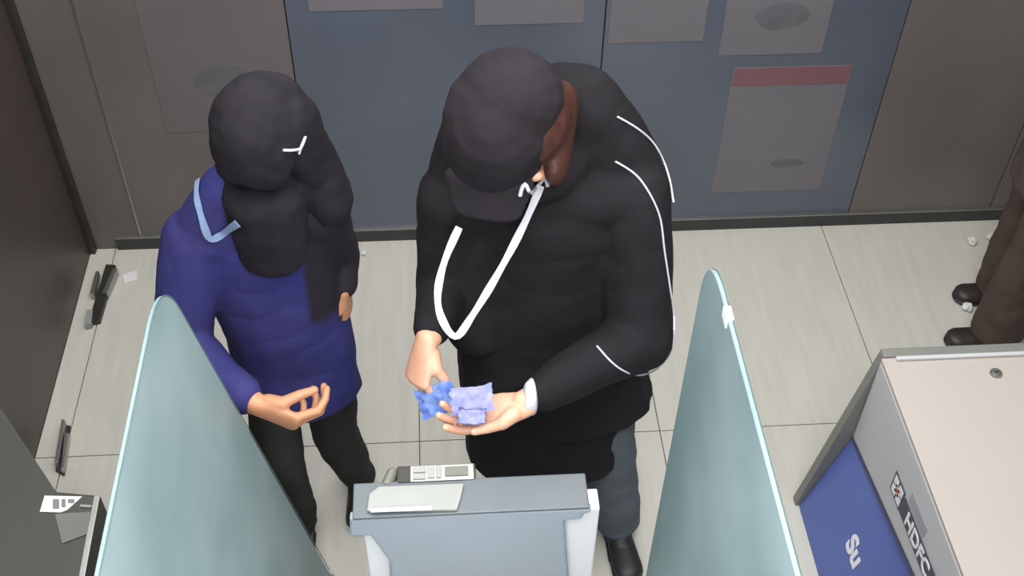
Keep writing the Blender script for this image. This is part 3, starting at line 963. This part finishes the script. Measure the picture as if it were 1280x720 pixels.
hd.hull(E(L2(0, 0.022, 0.048), (0.096, 0.108, 0.088), HR2), E(L2(0, -0.02, 0.05), (0.092, 0.085, 0.06), HR2))
hd.hull(E(L2(0, -0.05, 0.045), (0.085, 0.06, 0.045), HR2), E(L2(0, -0.095, 0.02), (0.062, 0.02, 0.02), HR2), E(L2(0, 0.0, 0.02), (0.095, 0.09, 0.05), HR2))
hd.hull(E((-0.385, 1.93, 1.345), (0.095, 0.10, 0.05)), E((-0.385, 1.885, 1.19), (0.075, 0.045, 0.05)))
hd.hull(E(L2(0, 0.05, 0.0), (0.1, 0.085, 0.09), HR2), E((-0.39, 2.0, 1.30), (0.12, 0.085, 0.06)))
hd.chain(E(L2(0.065, 0.03, 0.0), (0.05, 0.07, 0.08), HR2), E((-0.275, 1.99, 1.36), (0.045, 0.07, 0.07)), E((-0.255, 1.985, 1.27), (0.055, 0.07, 0.06)))
hood2 = hd.build('hood', MT['hood2'], p2, voxel=0.006, smooth=6, fold=0.005, fscale=14)
mk = Blob()
mk.hull(E(L2(0, -0.10, -0.02), (0.03, 0.014, 0.015), HR2), E(L2(0, -0.075, -0.085), (0.045, 0.03, 0.02), HR2), E(L2(-0.05, -0.05, -0.045), (0.012, 0.02, 0.03), HR2), E(L2(0.05, -0.05, -0.045), (0.012, 0.02, 0.03), HR2))
mk.build('face_mask', MT['hood2'], p2, voxel=0.005, smooth=3)
tree2 = bvh_of(jacket2, hood2)
pts, nr = path_on(tree2, ((251, 226), (249, 242), (253, 266), (262, 296), (276, 292), (300, 277)), 0.008)
ribbon('lanyard', pts, nr, 0.016, MT['ribbon_blue'], p2)
pts, nr = path_on(tree2, ((353, 187), (364, 187), (374, 184), (380, 170), (374, 184), (372, 191)), 0.004, sm=0)
from_bm('ear_loop', tube_bm([p for p in pts], 0.003, 6), MT['ribbon'], p2)

# --- somebody at the right edge -----------------------------------------------------------------
p3 = thing('person', (1.93, 2.62, 0), 'person at the right edge, only dark brown trousers and dark shoes in view', 'person', 'people in the lobby')
bl = Blob()
pel, che, nek, hc3 = (1.930, 2.62, 0.88), (1.940, 2.62, 1.22), (1.940, 2.62, 1.42), Vector((1.920, 2.62, 1.57))
HR3 = rot(0.1, math.radians(-90))
legs3 = [((1.910, 2.55, 0.84), (1.895, 2.56, 0.46), (1.895, 2.57, 0.08), (1.810, 2.57, 0.035)), ((1.950, 2.74, 0.84), (1.960, 2.76, 0.46), (1.990, 2.78, 0.08), (1.910, 2.78, 0.035))]
arms3 = [((1.94, 2.42, 1.36), (2.0, 2.38, 1.08), Vector((2.03, 2.40, 0.86))), ((1.94, 2.82, 1.36), (1.98, 2.86, 1.08), Vector((1.99, 2.84, 0.86)))]
core(bl, pel, che, nek, hc3, legs3, arms3)
L3 = head(bl, hc3, HR3, 1.0)
hand(bl, arms3[0][2], (0.1, 0, -1), (0, -1, 0), False, [(0.3, 0.3, 0.2)] * 4, thumb=(0.3, 0.3))
hand(bl, arms3[1][2], (0.1, 0, -1), (0, 1, 0), True, [(0.3, 0.3, 0.2)] * 4, thumb=(0.3, 0.3))
bl.build('body', MT['skin_dark'], p3, voxel=0.0045, smooth=3)
eyes(L3, HR3, 1.0, p3)
jk = Blob()
jk.hull(E((1.940, 2.62, 1.26), (0.13, 0.19, 0.13)), E((1.930, 2.63, 0.86), (0.14, 0.19, 0.10)))
jk.hull(E((1.930, 2.63, 0.86), (0.14, 0.19, 0.10)), E((1.920, 2.63, 0.66), (0.15, 0.19, 0.03)))
jk.hull(E((1.940, 2.43, 1.36), 0.075), E((1.940, 2.81, 1.36), 0.075), E((1.940, 2.62, 1.42), 0.07))
for s, e, w in arms3:
    jk.chain(E(s, 0.08), E(e, 0.066), E(w + Vector((0.005, 0, 0.03)), 0.046))
jk.build('jacket', MT['brown_cloth'], p3, voxel=0.009, smooth=6, fold=0.007)
tr = Blob()
for h, k, a, t in legs3:
    tr.chain(E(h, (0.11, 0.1, 0.09)), E(k, (0.095, 0.085, 0.07)), E(Vector(a) + Vector((-0.01, 0, -0.01)), (0.098, 0.085, 0.05)))
tr.build('trousers', MT['brown_cloth'], p3, voxel=0.009, smooth=6, fold=0.006)
shoe('shoe', (1.970, 2.57, 0), (1.710, 2.57, 0), MT['shoe_brown'], p3, 0.045)
shoe('shoe', (2.060, 2.78, 0), (1.810, 2.78, 0), MT['shoe_brown'], p3, 0.045)
hb = Blob()
hb.hull(E(L3(0, 0.022, 0.045), (0.082, 0.096, 0.08), HR3))
hb.build('hair', MT['hair'], p3, voxel=0.006, smooth=3)


# ------------------------------------------------------------------ notes in the hands
def note(px, py, y, ux, uy, w, h, m, label, seed, amp=0.010):
    """A soft creased note: ux along its long side, uy along its short side."""
    c = at_y(px, py, y)
    ux, uy = Vector(ux).normalized(), Vector(uy)
    uy = (uy - ux * uy.dot(ux)).normalized()
    n = ux.cross(uy)
    bm = bmesh.new()
    NX, NY = 18, 10
    g = []
    for j in range(NY + 1):
        row = []
        for i in range(NX + 1):
            a, b_ = i / NX - 0.5, j / NY - 0.5
            k = noise.noise((a * 5 + seed, b_ * 5, seed)) + 0.6 * noise.noise((a * 7, b_ * 7 + seed, 2))
            e = 1 + 0.22 * noise.noise((a * 6, b_ * 6, seed + 4))
            row.append(bm.verts.new(c + ux * a * w * e + uy * b_ * h * e + n * (k * amp + 0.02 * a * a)))
        g.append(row)
    for j in range(NY):
        for i in range(NX):
            bm.faces.new((g[j][i], g[j][i + 1], g[j + 1][i + 1], g[j + 1][i]))
    bmesh.ops.solidify(bm, geom=bm.faces[:], thickness=0.0012)
    return tag(from_bm('banknote', bm, m, origin=c, smooth=True), label, 'banknote', 'banknotes being counted')


note(545, 500, 1.60, (0.75, -0.1, 0.45), (0.2, -0.75, -0.55), 0.095, 0.068, MT['note'], 'creased bright blue note held in the raised fingertips of the hand at left', 2, 0.014)
note(590, 500, 1.56, (0.95, 0, 0.05), (0, 0.9, 0.35), 0.09, 0.06, MT['note_pale'], 'pale lilac note lying across the open palm', 6, 0.009)
note(590, 521, 1.52, (0.95, -0.1, 0.0), (0.1, 0.9, 0.3), 0.06, 0.035, MT['note_pale'], 'pale note by the thumb, the one nearest the console', 9, 0.007)
